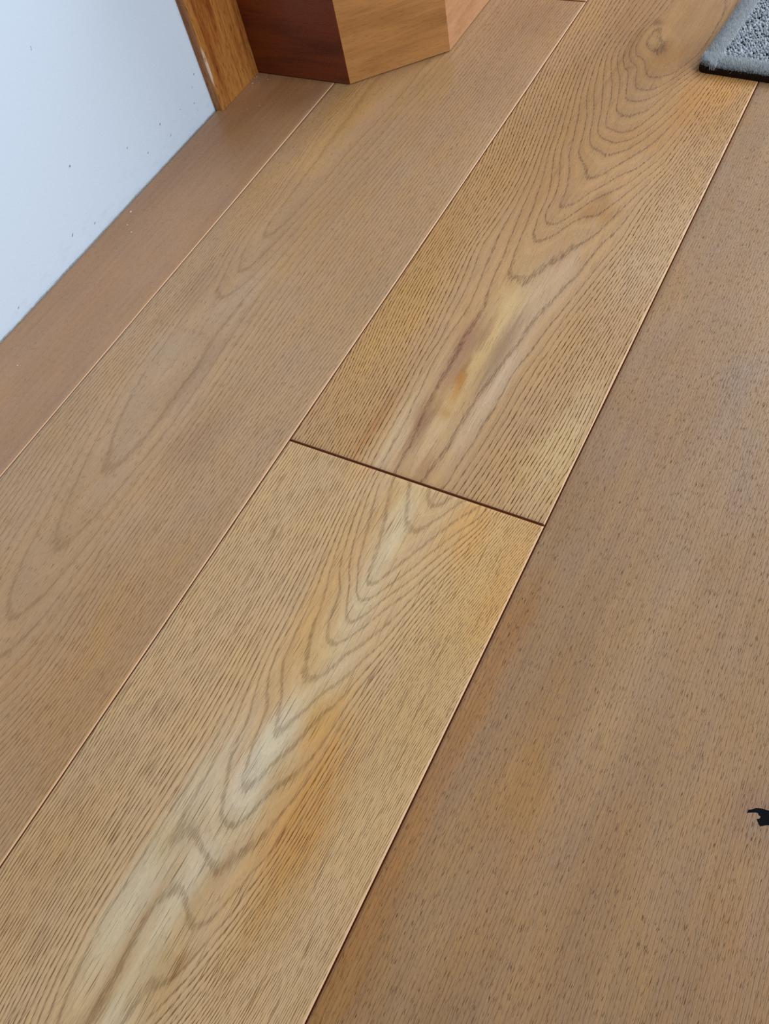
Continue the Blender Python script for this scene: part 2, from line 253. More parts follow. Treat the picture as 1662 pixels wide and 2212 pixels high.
# wood colour patches (sapwood, heartwood, resin; a few broad ones paint in dimmer light): plank, x mm, y mm, half width, half length, lean, sRGB, strength
PATCHES = [
 ('near',-224,237,7,40,0,(214, 190, 148),0.9),
 ('near',-225,254,8,28,0,(210, 186, 142),0.6),
 ('near',-220,182,9,22,0,(206, 182, 138),0.5),
 ('near',-220,190,10,30,0,(206, 182, 138),0.4),
 ('near',-222,137,14,30,0,(206, 178, 128),0.45),
 ('near',-211,108,8,40,0,(208, 190, 150),0.5),
 ('near',-228,65,9,32,0,(214, 198, 168),0.9),
 ('near',-221,79,6,25,0,(208, 190, 150),0.6),
 ('near',-221,31,12,26,0,(210, 192, 158),0.85),
 ('near',-249,30,10,40,0,(204, 182, 144),0.7),
 ('near',-243,16,10,30,0,(204, 180, 148),0.7),
 ('near',-217,1,9,22,0,(206, 186, 150),0.6),
 ('near',-254,-34,9,45,0,(206, 182, 142),0.85),
 ('near',-254,-49,8,40,0,(204, 180, 140),0.7),
 ('near',-249,-64,8,40,0,(200, 178, 136),0.5),
 ('near',-231,-20,12,30,0,(204, 180, 144),0.7),
 ('near',-225,-52,11,38,0,(208, 182, 142),0.95),
 ('near',-226,-74,9,45,0,(206, 180, 140),0.95),
 ('near',-226,-92,9,45,0,(204, 178, 138),0.95),
 ('near',-224,-112,9,50,0,(204, 178, 138),0.9),
 ('near',-172,270,14,26,0,(206, 142, 60),0.7),
 ('near',-126,267,16,40,0,(204, 138, 62),0.6),
 ('near',-129,214,12,22,0,(204, 142, 66),0.55),
 ('near',-245,186,14,60,0,(204, 146, 72),0.6),
 ('near',-277,286,12,14,0,(204, 150, 84),0.5),
 ('near',-141,246,30,50,0,(208, 158, 78),0.4),
 ('near',-243,134,8,40,0,(202, 150, 80),0.5),
 ('near',-226,119,8,20,0,(196, 148, 78),0.5),
 ('near',-202,100,9,18,0,(196, 138, 48),0.8),
 ('near',-144,158,22,90,0,(206, 158, 82),0.45),
 ('near',-181,40,14,50,0,(196, 130, 50),0.8),
 ('near',-185,58,14,40,0,(200, 142, 62),0.6),
 ('near',-170,4,12,40,0,(188, 132, 56),0.6),
 ('near',-207,50,10,14,0,(186, 142, 76),0.6),
 ('near',-211,-16,7,14,0,(178, 134, 76),0.6),
 ('near',-222,12,16,9,0,(186, 146, 88),0.55),
 ('near',-249,-10,10,14,0,(182, 146, 96),0.5),
 ('near',-214,-43,6,22,0,(180, 138, 72),0.6),
 ('near',-212,-81,12,20,0,(176, 136, 72),0.6),
 ('near',-204,-66,2.5,8,0,(150, 100, 30),0.8),
 ('near',-238,-101,5,60,0,(178, 138, 84),0.55),
 ('near',-240,-64,4,50,0,(172, 132, 82),0.55),
 ('near',-324,-71,18,60,0,(190, 134, 64),0.5),
 ('near',-293,21,3.5,5,0,(120, 90, 50),0.6),
 ('near',-312,-28,30,50,0,(186, 150, 104),0.4),
 ('near',-295,94,30,80,0,(198, 156, 106),0.4),
 ('far',-346,514,22,70,0,(198, 140, 62),0.6),
 ('far',-322,443,18,50,0,(204, 148, 64),0.6),
 ('far',-325,376,26,50,0,(204, 150, 78),0.5),
 ('far',-292,312,16,30,0,(200, 146, 74),0.55),
 ('far',-347,333,10,14,0,(186, 136, 88),0.5),
 ('far',-235,339,14,30,0,(204, 172, 124),0.8),
 ('far',-238,409,12,40,0,(204, 172, 118),0.6),
 ('far',-235,474,14,40,0,(204, 170, 104),0.6),
 ('far',-229,490,14,34,0,(204, 176, 130),0.4),
 ('far',-211,517,14,40,0,(196, 164, 128),0.7),
 ('far',-218,451,9,30,0,(192, 162, 126),0.6),
 ('far',-211,376,7,46,0,(200, 170, 134),0.8),
 ('far',-209,411,7,36,0,(200, 170, 134),0.75),
 ('far',-265,314,10,30,0,(206, 176, 136),0.5),
 ('far',-261,351,10,50,0,(208, 184, 134),0.4),
 ('far',-254,439,7,24,0,(148, 98, 72),0.75),
 ('far',-253,409,6,26,0,(152, 104, 78),0.7),
 ('far',-253,390,7,20,0,(166, 114, 80),0.65),
 ('far',-252,353,6,14,0,(146, 96, 64),0.75),
 ('far',-250,332,3.5,20,0,(134, 78, 44),0.7),
 ('far',-243,449,4,18,0,(150, 100, 64),0.6),
 ('far',-241,372,12,14,0,(194, 146, 82),0.65),
 ('far',-241,397,4.5,9,0,(170, 104, 20),1.3),
 ('far',-237,384,3,9,0,(186, 120, 40),0.8),
 ('far',-243,411,2,8,0,(130, 84, 30),0.8),
 ('far',-238,361,7,4,0,(166, 112, 44),0.6),
 ('far',-221,430,7,30,0,(148, 116, 80),0.7),
 ('far',-221,451,5,26,0,(150, 116, 84),0.6),
 ('far',-227,303,6,14,0,(160, 106, 72),0.5),
 ('far',-287,331,4,30,0,(150, 82, 34),0.55),
 ('far',-142,344,18,30,0,(208, 160, 78),0.4),
 ('far',-138,365,14,60,0,(214, 186, 136),0.5),
 ('far',-137,587,30,60,0,(206, 178, 134),0.5),
 ('far',-214,733,22,20,0,(166, 112, 52),0.55),
 ('far',-208,644,5,8,0,(120, 80, 34),0.55),
 ('far',-205,624,14,12,0,(158, 104, 36),0.75),
 ('far',-170,808,20,30,0,(196, 132, 52),0.6),
 ('far',-180,760,22,26,0,(176, 122, 64),0.5),
 ('far',-328,656,24,60,0,(192, 134, 60),0.55),
 ('far',-259,673,24,60,0,(164, 116, 68),0.35),
 ('far',-287,745,20,30,0,(144, 98, 58),0.4),
 ('far',-273,650,20,60,0,(162, 110, 62),0.4),
 ('far',-236,892,7,9,0,(104, 68, 28),0.85),
 ('far',-256,941,5,5,0,(70, 40, 16),0.95),
 ('far',-248,910,12,14,0,(196, 158, 98),0.6),
 ('far',-226,866,28,28,0,(150, 102, 44),0.6),
 ('far',-216,881,16,12,0,(172, 120, 48),0.5),
 ('far',-267,882,9,34,0,(138, 94, 48),0.55),
 ('far',-269,908,9,40,0,(138, 96, 52),0.5),
 ('far',-255,851,2,3,0,(70, 44, 20),0.9),
 ('far',-202,888,20,30,0,(130, 88, 50),0.5),
 ('far',-155,836,30,24,0,(200, 136, 50),0.6),
 ('far',-151,785,34,28,0,(176, 122, 56),0.5),
 ('far',-221,981,34,40,0,(148, 106, 70),0.4),
 ('far',-299,799,30,40,0,(184, 136, 76),0.4),
 ('far',-266,881,60,130,0,(140, 98, 54),0.75),  # this and the next: knot heartwood plus far-end light falloff painted in
 ('far',-295,716,40,80,0,(160, 118, 66),0.5),
 ('side',-375,86,30,50,0,(178, 128, 70),0.5),
 ('side',-376,17,34,50,0,(180, 130, 74),0.45),
 ('side',-423,258,16,28,0,(140, 100, 66),0.5),
 ('side',-491,287,18,50,0,(176, 144, 110),0.5),
 ('side',-514,332,12,40,0,(172, 146, 116),0.5),
 ('side',-481,411,12,40,0,(176, 148, 116),0.55),
 ('side',-527,436,16,34,0,(146, 108, 70),0.4),
 ('side',-546,553,26,40,0,(178, 132, 74),0.5),
 ('side',-528,722,26,60,0,(182, 130, 56),0.6),
 ('side',-461,799,20,60,0,(182, 138, 70),0.45),
 ('side',-302,334,20,60,0,(166, 134, 104),0.35),
 ('side',-427,685,40,80,0,(158, 126, 96),0.4),
 ('side',-396,925,30,40,0,(140, 98, 64),0.5),
 ('side',-469,329,5,40,0,(134, 100, 70),0.5),
 ('side',-493,523,5,40,0,(150, 112, 74),0.4),
 ('side',-347,478,20,90,0,(172, 140, 106),0.35),
 ('side',-418,882,80,120,0,(150, 110, 74),0.6),  # light falloff at the far end, painted as a darker board colour
 ('side',-390,33,90,120,0,(174, 126, 70),0.5),
 ('wall',-654,659,30,50,0,(150, 96, 44),0.55),
 ('wall',-663,604,14,30,0,(162, 122, 86),0.4),
 ('wall',-674,503,14,80,0,(142, 98, 64),0.4),
 ('wall',-645,386,30,40,0,(172, 122, 80),0.4),
 ('wall',-614,741,30,30,0,(140, 84, 34),0.6),
 ('right',30,54,110,90,0,(146, 104, 62),0.6),  # brown wood tone plus shade of the near corner put into the colour
 ('right',-126,87,14,90,0,(164, 104, 44),0.65),
 ('right',-118,6,14,60,0,(158, 98, 36),0.7),
 ('right',-117,-35,20,40,0,(164, 112, 46),0.5),
 ('right',-114,157,9,60,0,(166, 108, 52),0.5),
 ('right',-63,135,16,70,0,(170, 118, 56),0.4),
 ('right',-114,218,10,30,0,(140, 88, 42),0.5),
 ('right',-33,200,14,120,0,(184, 150, 110),0.4),
 ('right',-87,46,12,40,0,(180, 140, 88),0.4),
 ('right',-24,6,10,60,0,(170, 130, 84),0.3),
 ('right',-49,108,40,30,0,(160, 112, 62),0.3),
 ('right',21,59,14,90,0,(176, 138, 88),0.35),
 ('right',51,152,12,12,0,(134, 96, 66),0.55),
 ('right',63,164,12,8,0,(140, 92, 70),0.5),
 ('right',60,153,6,5,0,(150, 122, 94),0.6),
 ('right',-35,158,1.3,1.8,0,(40, 22, 10),0.9),
 ('right',-30,80,1.2,1.6,0,(60, 36, 20),0.8),
 ('right',-18,437,30,80,0,(150, 124, 100),0.4),
 ('right',-89,411,40,80,0,(146, 114, 88),0.4),
]

def parse(t):
    return np.array([[float(q) for q in p.split(',')] for p in t.split()])

SQ = 0.42                                          # grain runs along y: squeeze that axis
class Spline2:
    """smoothed thin-plate spline through the ring samples"""
    def __init__(s, d, lam):
        p = d[:, :2] * np.array([1, SQ]) / 100.0
        key = np.round(p, 2); _, i = np.unique(key, axis=0, return_index=True)
        s.p = p[i]; f = d[i, 2]; n = len(i)
        r2 = ((s.p[:, None]-s.p[None])**2).sum(-1)
        K = 0.5*r2*np.log(r2+1e-12) + lam*np.eye(n)
        P = np.hstack([np.ones((n, 1)), s.p])
        M = np.block([[K, P], [P.T, np.zeros((3, 3))]])
        s.w = np.linalg.solve(M, np.concatenate([f, np.zeros(3)]))
    def __call__(s, X, Y):
        q = np.stack([X, Y*SQ], -1)/0.1
        out = np.empty(len(q))
        for a in range(0, len(q), 4000):
            c = q[a:a+4000]
            r2 = ((c[:, None]-s.p[None])**2).sum(-1)
            out[a:a+4000] = (0.5*r2*np.log(r2+1e-12)) @ s.w[:-3] + s.w[-3] + c @ s.w[-2:]
        return out

def wobble(X, Y, seed, amp):
    r = np.random.default_rng(seed); o = np.zeros(len(X))
    for k in range(6):
        o += np.sin(X*r.uniform(-14, 14) + Y*r.uniform(-7, 7) + r.uniform(0, 6.3)) * amp/(1+k*0.4)
    return o

# ------------------------------------------------------------------ materials
def oak(name, ring_amt, ring_w, pore_amt, pore_lo, lowfreq, rough, streak=0.0, bump=0.35, pore_sc=(1150, 110), hair_amt=0.0, hue_amt=0.30):
    g = N(name)
    co = g.coord()
    tint = g.attr('tint').outputs['Color']
    ring = g.attr('ring').outputs['Fac']
    gap = g.attr('gap').outputs['Fac']            # 0 wide cathedral rings .. 1 tight straight rings
    # ring phase with fibre jitter
    jit = g.noise(g.vmath('MULTIPLY', co, (330, 42, 1)), 1, 2.5, 0.6)
    jit2 = g.noise(g.vmath('MULTIPLY', co, (900, 130, 1)), 1, 1, 0.5)
    big = g.noise(g.vmath('MULTIPLY', co, (45, 16, 1)), 1, 2, 0.5)
    ja = g.math('ADD', 0.20, g.math('MULTIPLY', gap, 0.20))
    ph = g.math('ADD', ring, g.math('MULTIPLY', g.math('SUBTRACT', jit, 0.5), ja))
    ph = g.math('ADD', ph, g.math('MULTIPLY', g.math('SUBTRACT', big, 0.5), 0.28))
    ph = g.math('ADD', ph, g.math('MULTIPLY', g.math('SUBTRACT', jit2, 0.5), 0.22))
    fr = g.math('FRACT', g.math('ADD', ph, 0.5))
    d = g.math('ABSOLUTE', g.math('SUBTRACT', fr, 0.5))
    wd = g.math('ADD', ring_w, g.math('MULTIPLY', gap, 0.07))
    band = g.step(d, g.math('MULTIPLY', wd, 0.25), wd, 1.0, 0.0)
    soft = g.step(d, 0.0, 0.42, 1.0, 0.0)
    # pores: short dashes along the board
    pv = g.vmath('MULTIPLY', co, (pore_sc[0], pore_sc[1], 1))
    pn = g.noise(pv, 1, 1.5, 0.55, 0.2)
    p_in = g.step(pn, 0.38, 0.60)
    p_out = g.step(pn, pore_lo, pore_lo+0.07)
    inten = g.math('MULTIPLY', band, g.math('ADD', 0.22, g.math('MULTIPLY', p_in, 0.78)))
    inten = g.math('MULTIPLY', inten, g.math('MULTIPLY', ring_amt, g.math('ADD', 0.60, g.math('MULTIPLY', gap, 0.40))))
    po = g.math('MULTIPLY', g.math('MULTIPLY', p_out, pore_amt), g.math('SUBTRACT', 1.0, inten))
    inten = g.math('MAXIMUM', inten, po)
    hn = g.noise(g.vmath('MULTIPLY', co, (2100, 26, 1)), 1, 1.0, 0.5, 0.2)
    hair = g.math('MULTIPLY', g.step(hn, 0.62, 0.70), hair_amt)
    inten = g.math('MAXIMUM', inten, hair)
    # broad colour
    lf = g.noise(g.vmath('MULTIPLY', co, (16, 7, 1)), 1, 4, 0.55)
    st = g.noise(g.vmath('MULTIPLY', co, (120, 5, 1)), 1, 3, 0.6)
    st2 = g.noise(g.vmath('MULTIPLY', co, (560, 14, 1)), 1, 2, 0.6)
    fine = g.noise(g.vmath('MULTIPLY', co, (1500, 260, 1)), 1, 2, 0.6)
    val = g.math('ADD', 1.0, g.math('MULTIPLY', g.math('SUBTRACT', lf, 0.5), lowfreq))
    val = g.math('ADD', val, g.math('MULTIPLY', g.math('SUBTRACT', st, 0.5), streak))
    val = g.math('ADD', val, g.math('MULTIPLY', g.math('SUBTRACT', st2, 0.5), 0.10+0.8*streak))
    val = g.math('ADD', val, g.math('MULTIPLY', g.math('SUBTRACT', fine, 0.5), 0.32))
    val = g.math('SUBTRACT', val, g.math('MULTIPLY', soft, 0.07*ring_amt))
    val = g.math('ADD', val, g.math('MULTIPLY', g.math('SUBTRACT', fr, 0.5), 0.10*ring_amt))
    cv = g.t.nodes.new('ShaderNodeCombineColor')
    lf2 = g.noise(g.vmath('MULTIPLY', co, (22, 9, 1)), 1.7, 3, 0.5)
    hue = g.math('MULTIPLY', g.math('SUBTRACT', lf2, 0.5), hue_amt)
    g.put(cv.inputs[0], g.math('MULTIPLY', val, g.math('ADD', 1.0, g.math('MULTIPLY', hue, 0.25))))
    g.put(cv.inputs[1], val)
    g.put(cv.inputs[2], g.math('MULTIPLY', val, g.math('SUBTRACT', 1.0, hue)))
    base = g.cmix(1.0, tint, cv.outputs[0], 'MULTIPLY')
    dk = g.cmix(1.0, base, (0.25, 0.155, 0.075, 1), 'MULTIPLY')
    col = g.cmix(g.math('MULTIPLY', inten, 1.0, clamp=True), base, dk)
    g.put(g.b.inputs['Base Color'], col)
    rg = g.math('ADD', rough, g.math('MULTIPLY', g.math('SUBTRACT', lf, 0.5), 0.14))
    g.put(g.b.inputs['Roughness'], g.math('ADD', rg, g.math('MULTIPLY', inten, 0.35)))
    g.put(g.b.inputs['Specular IOR Level'], g.math('SUBTRACT', 0.45, g.math('MULTIPLY', inten, 0.42)))   # open pores hold no lacquer
    h = g.math('SUBTRACT', g.math('MULTIPLY', fine, 0.25), inten)
    g.bump(h, bump, 0.0006)
    return g.m

def plain(name, col, rough=0.5, spec=0.4, ns=(40, 40, 40), amp=0.12, bump=0.0):
    g = N(name); co = g.coord()
    n = g.noise(g.vmath('MULTIPLY', co, ns), 1, 4, 0.6)
    v = g.math('ADD', 1.0, g.math('MULTIPLY', g.math('SUBTRACT', n, 0.5), amp))
    cv = g.t.nodes.new('ShaderNodeCombineColor')
    for i in range(3): g.put(cv.inputs[i], v)
    g.put(g.b.inputs['Base Color'], g.cmix(1.0, lin4(col), cv.outputs[0], 'MULTIPLY'))
    g.b.inputs['Roughness'].default_value = rough
    g.b.inputs['Specular IOR Level'].default_value = spec
    if bump: g.bump(n, bump, 0.001)
    return g.m

def panel_wood(name, col, dark, axis, pore=0.6, rough=0.4, band=0.25, chip=None, worn=None):
    """veneered / solid timber, grain along a local axis ('x' or 'z')"""
    g = N(name); co = g.coord()
    s = {'x': (6, 60, 60), 'z': (60, 60, 6)}[axis]
    s2 = {'x': (90, 1100, 1100), 'z': (1000, 1000, 85)}[axis]
    s3 = {'x': (10, 240, 240), 'z': (240, 240, 10)}[axis]
    b1 = g.noise(g.vmath('MULTIPLY', co, s), 1, 4, 0.55, 0.4)
    b2 = g.noise(g.vmath('MULTIPLY', co, s3), 1, 3, 0.6)
    pn = g.noise(g.vmath('MULTIPLY', co, s2), 1, 1.5, 0.5)
    p = g.step(pn, 0.56, 0.66)
    v = g.math('ADD', 1.0, g.math('MULTIPLY', g.math('SUBTRACT', b2, 0.5), band))
    cv = g.t.nodes.new('ShaderNodeCombineColor')
    for i in range(3): g.put(cv.inputs[i], v)
    c = g.cmix(g.step(b1, 0.40, 0.66), lin4(col), lin4(dark))
    c = g.cmix(1.0, c, cv.outputs[0], 'MULTIPLY')
    c = g.cmix(g.math('MULTIPLY', p, pore), c, lin4((62, 30, 10)))
    if worn is not None:                            # pale rubbed arris
        (cx, cy, cz), (rx, ry, rz) = worn
        q = g.vmath('LENGTH', g.vmath('DIVIDE', g.vmath('SUBTRACT', co, (cx, cy, cz)), (rx, ry, rz)))
        wn = g.noise(g.vmath('MULTIPLY', co, (500, 500, 160)), 1, 3, 0.6)
        mk = g.math('MULTIPLY', g.step(q, 0.55, 1.0, 1, 0), g.step(wn, 0.30, 0.5))
        c = g.cmix(g.math('MULTIPLY', mk, 0.9), c, lin4((214, 190, 172)))
    g.put(g.b.inputs['Base Color'], c)
    g.b.inputs['Roughness'].default_value = rough
    g.b.inputs['Specular IOR Level'].default_value = 0.4
    g.bump(g.math('SUBTRACT', b2, p), 0.3, 0.0005)
    return g.m

M_NEAR = oak('oak_cathedral', 0.80, 0.15, 0.35, 0.65, 0.20, 0.40, 0.15, bump=0.5, pore_sc=(1700, 100), hair_amt=0.75)
M_FAR = oak('oak_knotty', 0.98, 0.12, 0.35, 0.65, 0.26, 0.40, 0.12, bump=0.6, pore_sc=(1500, 110), hair_amt=0.4)
M_SIDE = oak('oak_quiet', 0.60, 0.11, 0.7, 0.63, 0.30, 0.38, 0.16, bump=0.35, pore_sc=(1900, 110), hair_amt=0.3, hue_amt=0.45)
M_WALLB = oak('oak_plain', 0.10, 0.2, 0.6, 0.64, 0.36, 0.40, 0.20, bump=0.25, pore_sc=(2200, 150), hair_amt=0.15, hue_amt=0.45)
M_RIGHT = oak('oak_straight', 0.42, 0.12, 0.85, 0.60, 0.38, 0.37, 0.28, bump=0.40, pore_sc=(2300, 150), hair_amt=0.2, hue_amt=0.7)
M_EDGE = plain('lit_bare_oak_arris', (208, 160, 120), 0.5, 0.4, (300, 40, 300), 0.3)  # bare wood on right-hand bevels, pale colour also paints the seam highlight
M_END = plain('stained_end_shaded_bevel', (112, 60, 26), 0.6, 0.3, (300, 300, 300), 0.4)  # stain on the board ends; on left bevels this dark colour paints shade
M_UNDER = plain('dark_underlay', (30, 18, 10), 0.9, 0.1)

# ------------------------------------------------------------------ floor boards
SEAMS = [-0.6906, -0.5720, -0.3472, -0.1242, 0.0985, 0.3212, 0.5440]
END_MID = 0.2915                                   # butt joint of the middle row
END_SIDE = 0.9690                                  # butt joint of the row beside it
GAP = 0.0003
BV = 0.0009
floor = empty('floor'); floor['kind'] = 'structure'

def base_cols():
    return {'near': (201, 159, 111), 'far': (185, 140, 94), 'side': (181, 140, 100), 'wall': (168, 124, 88),
            'right': (158, 119, 82)}
BASE = base_cols()

PATCH_GAIN = np.array([1.02, 0.98, 1.02])
def vnoise(X, Y, fx, fy, seed):
    r = np.random.default_rng(seed); T = r.random((256, 256))
    u = X*fx+1000.5; v = Y*fy+1000.5
    i = np.floor(u).astype(int); j = np.floor(v).astype(int)
    a = u-i; b = v-j; a = a*a*(3-2*a); b = b*b*(3-2*b)
    g = lambda p, q: T[p % 256, q % 256]
    return (g(i, j)*(1-a)+g(i+1, j)*a)*(1-b)+(g(i, j+1)*(1-a)+g(i+1, j+1)*a)*b
def plank(key, mat, x0, x1, y0, y1, dx, dy, ringf, gapf):
    x0 += GAP; x1 -= GAP; y0 += GAP; y1 -= GAP
    nx = max(2, int(round((x1-x0)/dx))); ny = max(2, int(round((y1-y0)/dy)))
    xs = np.linspace(x0+BV, x1-BV, nx+1); ys = np.linspace(y0+BV, y1-BV, ny+1)
    GX, GY = np.meshgrid(xs, ys, indexing='xy')
    X = GX.ravel(); Y = GY.ravel(); n0 = len(X)
    idx = np.arange(n0).reshape(ny+1, nx+1)
    F = np.stack([idx[:-1, :-1], idx[:-1, 1:], idx[1:, 1:], idx[1:, :-1]], -1).reshape(-1, 4)
    loop = list(idx[0, :-1]) + list(idx[:-1, -1]) + list(idx[-1, :0:-1]) + list(idx[:0:-1, 0])
    loop = np.array(loop); L = len(loop)
    ox = X[loop].copy(); oy = Y[loop].copy()
    ox[np.isclose(ox, xs[0])] = x0; ox[np.isclose(ox, xs[-1])] = x1
    oy[np.isclose(oy, ys[0])] = y0; oy[np.isclose(oy, ys[-1])] = y1
    V = np.concatenate([np.stack([X, Y, np.zeros(n0)], 1),
                        np.stack([ox, oy, np.full(L, -BV*0.75)], 1),
                        np.stack([ox, oy, np.full(L, -0.014)], 1)])
    a = np.arange(L); b = (a+1) % L
    F2 = np.stack([loop[a], n0+a, n0+b, loop[b]], 1)
    F3 = np.stack([n0+a, n0+L+a, n0+L+b, n0+b], 1)
    FF = np.concatenate([F, F2, F3])
    o = tri_mesh('plank', V, FF, mat, floor, n=4, smooth=False)
    me = o.data
    me.materials.append(M_EDGE); me.materials.append(M_END)
    side = np.zeros(len(FF), np.int32)
    mid = (oy[a]+oy[b])/2
    is_end = (np.abs(mid-y0) < 1e-6) | (np.abs(mid-y1) < 1e-6)
    is_left = np.abs((ox[a]+ox[b])/2 - x0) < 1e-6
    side[len(F):len(F)+L] = np.where(is_end, 2, np.where(is_left, 2, 1))  # seam light painted by colour: left bevels shaded, right bevels lit
    side[len(F)+L:] = 2
    me.polygons.foreach_set('material_index', side)
    # attributes
    ring = np.zeros(len(V), np.float32); gp = np.zeros(len(V), np.float32)
    ring[:n0] = ringf(X, Y); gp[:n0] = gapf(X, Y, ring[:n0].reshape(ny+1, nx+1), dx, dy)
    rgb = np.tile(np.array(lin(BASE[key])), (len(V), 1))
    wig = wobble(X, Y, 5, 0.0010) + (vnoise(X, Y, 60, 12, 3)-0.5)*0.006 + (vnoise(X, Y, 260, 26, 4)-0.5)*0.005
    wiy = (vnoise(X, Y, 420, 9, 8)-0.5)*0.030 + (vnoise(X, Y, 150, 14, 9)-0.5)*0.012
    wk = 0.62 + 0.5*vnoise(X, Y, 300, 16, 6) + 0.3*vnoise(X, Y, 40, 12, 7)
    for (pk, px, py, hw, hl, lean, c, s) in PATCHES:
        if pk != key: continue
        u = (X-px/1000-lean*(Y-py/1000)+wig)/(hw/1000); v = (Y-py/1000+wiy*min(1, hl/30))/(hl/1000)
        k = np.clip(0.66*s*wk, 0, 1)*np.exp(-0.5*(u*u+v*v)**1.35)
        rgb[:n0] += (np.array(lin(c))*PATCH_GAIN-rgb[:n0])*k[:, None]
    at = me.attributes.new('ring', 'FLOAT', 'POINT'); at.data.foreach_set('value', ring)
    at = me.attributes.new('gap', 'FLOAT', 'POINT'); at.data.foreach_set('value', gp)
    at = me.attributes.new('tint', 'FLOAT_COLOR', 'POINT')
    at.data.foreach_set('color', np.hstack([rgb, np.ones((len(V), 1))]).astype(np.float32).ravel())
    return o

def gap_auto(X, Y, rg, dx, dy):
    gy, gx = np.gradient(rg, dy, dx)
    sp = 1.0/np.maximum(np.hypot(gx, gy), 1.0)*1000     # ring spacing in mm
    return np.clip((7.0-sp)/4.0, 0, 1).ravel()

tn = Spline2(parse(RINGS_NEAR), 0.004); tf = Spline2(parse(RINGS_FAR), 0.004); ts = Spline2(parse(RINGS_SIDE), 0.02)
def straight(sp, seed, amp):
    return lambda X, Y: X/sp + wobble(X, Y, seed, amp)
Y0, Y1 = -0.45, 1.75
def lab(o, t): o['label'] = t
lab(plank('wall', M_WALLB, SEAMS[0], SEAMS[1], Y0, Y1, 0.004, 0.006, straight(0.009, 1, 0.6), gap_auto), 'narrow plain reddish-brown oak plank along the white wall')
lab(plank('side', M_SIDE, SEAMS[1], SEAMS[2], Y0, END_SIDE, 0.003, 0.004, ts, gap_auto), 'dull greyish-brown oak plank with faint grain')
plank('side', M_SIDE, SEAMS[1], SEAMS[2], END_SIDE, Y1, 0.004, 0.008, straight(0.006, 2, 0.8), gap_auto)
lab(plank('near', M_NEAR, SEAMS[2], SEAMS[3], Y0, END_MID, 0.0011, 0.003, tn, gap_auto), 'light golden oak plank with pale V-shaped grain')
lab(plank('far', M_FAR, SEAMS[2], SEAMS[3], END_MID, Y1, 0.0011, 0.003, tf, gap_auto), 'golden oak plank with a knot and looping grain, running under the rug')
lab(plank('right', M_RIGHT, SEAMS[3], SEAMS[4], Y0, Y1, 0.004, 0.005, straight(0.0024, 3, 1.8), gap_auto), 'brown straight-grained oak plank with a black knot hole')
plank('side', M_SIDE, SEAMS[4], SEAMS[5], Y0, Y1, 0.006, 0.01, straight(0.005, 4, 1.2), gap_auto)
plank('right', M_RIGHT, SEAMS[5], SEAMS[6], Y0, Y1, 0.006, 0.01, straight(0.0024, 6, 1.8), gap_auto)
bm_obj('underlay', bevel_box(-0.70, SEAMS[6], Y0, Y1, -0.03, -0.0145, 0), M_UNDER, floor)

# black-filled knot in the right-hand board

ko = [(53.5, 155.5), (53.8, 157.6), (55.7, 158.7), (57.2, 160.3), (59.6, 161.2), (62.2, 161.6), (63.9, 161.9), (67.5, 162.6), (71, 161.5), (74, 158.5), (73.5, 155), (70, 153.6), (65.9, 154.0), (64.1, 153.0), (62.0, 151.4), (61.0, 152.0), (60.1, 153.2), (59.1, 154.4), (60.6, 155.5), (60.8, 156.7), (59.5, 157.1), (59.0, 158.0), (57.6, 157.7), (55.8, 156.8)]
M_FILL = plain('black_knot_filler', (5, 6, 11), 0.8, 0.1, (400, 400, 400), 0.5)
right_board = [o for o in floor.children if o.name.startswith('plank')][5]
kz = 0.00012
kv = [(x/1000, y/1000, kz) for x, y in ko] + [(x/1000, y/1000, -0.004) for x, y in ko]
n = len(ko)
kf = [tuple(range(n-1, -1, -1))] + [(i, (i+1) % n, n+(i+1) % n, n+i) for i in range(n)]
kk = obj('knot', kv, kf, M_FILL, right_board)
bm = bmesh.new(); bm.from_mesh(kk.data); bmesh.ops.triangulate(bm, faces=[f for f in bm.faces if len(f.verts) > 4]); bmesh.ops.recalc_face_normals(bm, faces=bm.faces); bm.to_mesh(kk.data); bm.free()
kk['label'] = 'black filled knot hole in the right board'

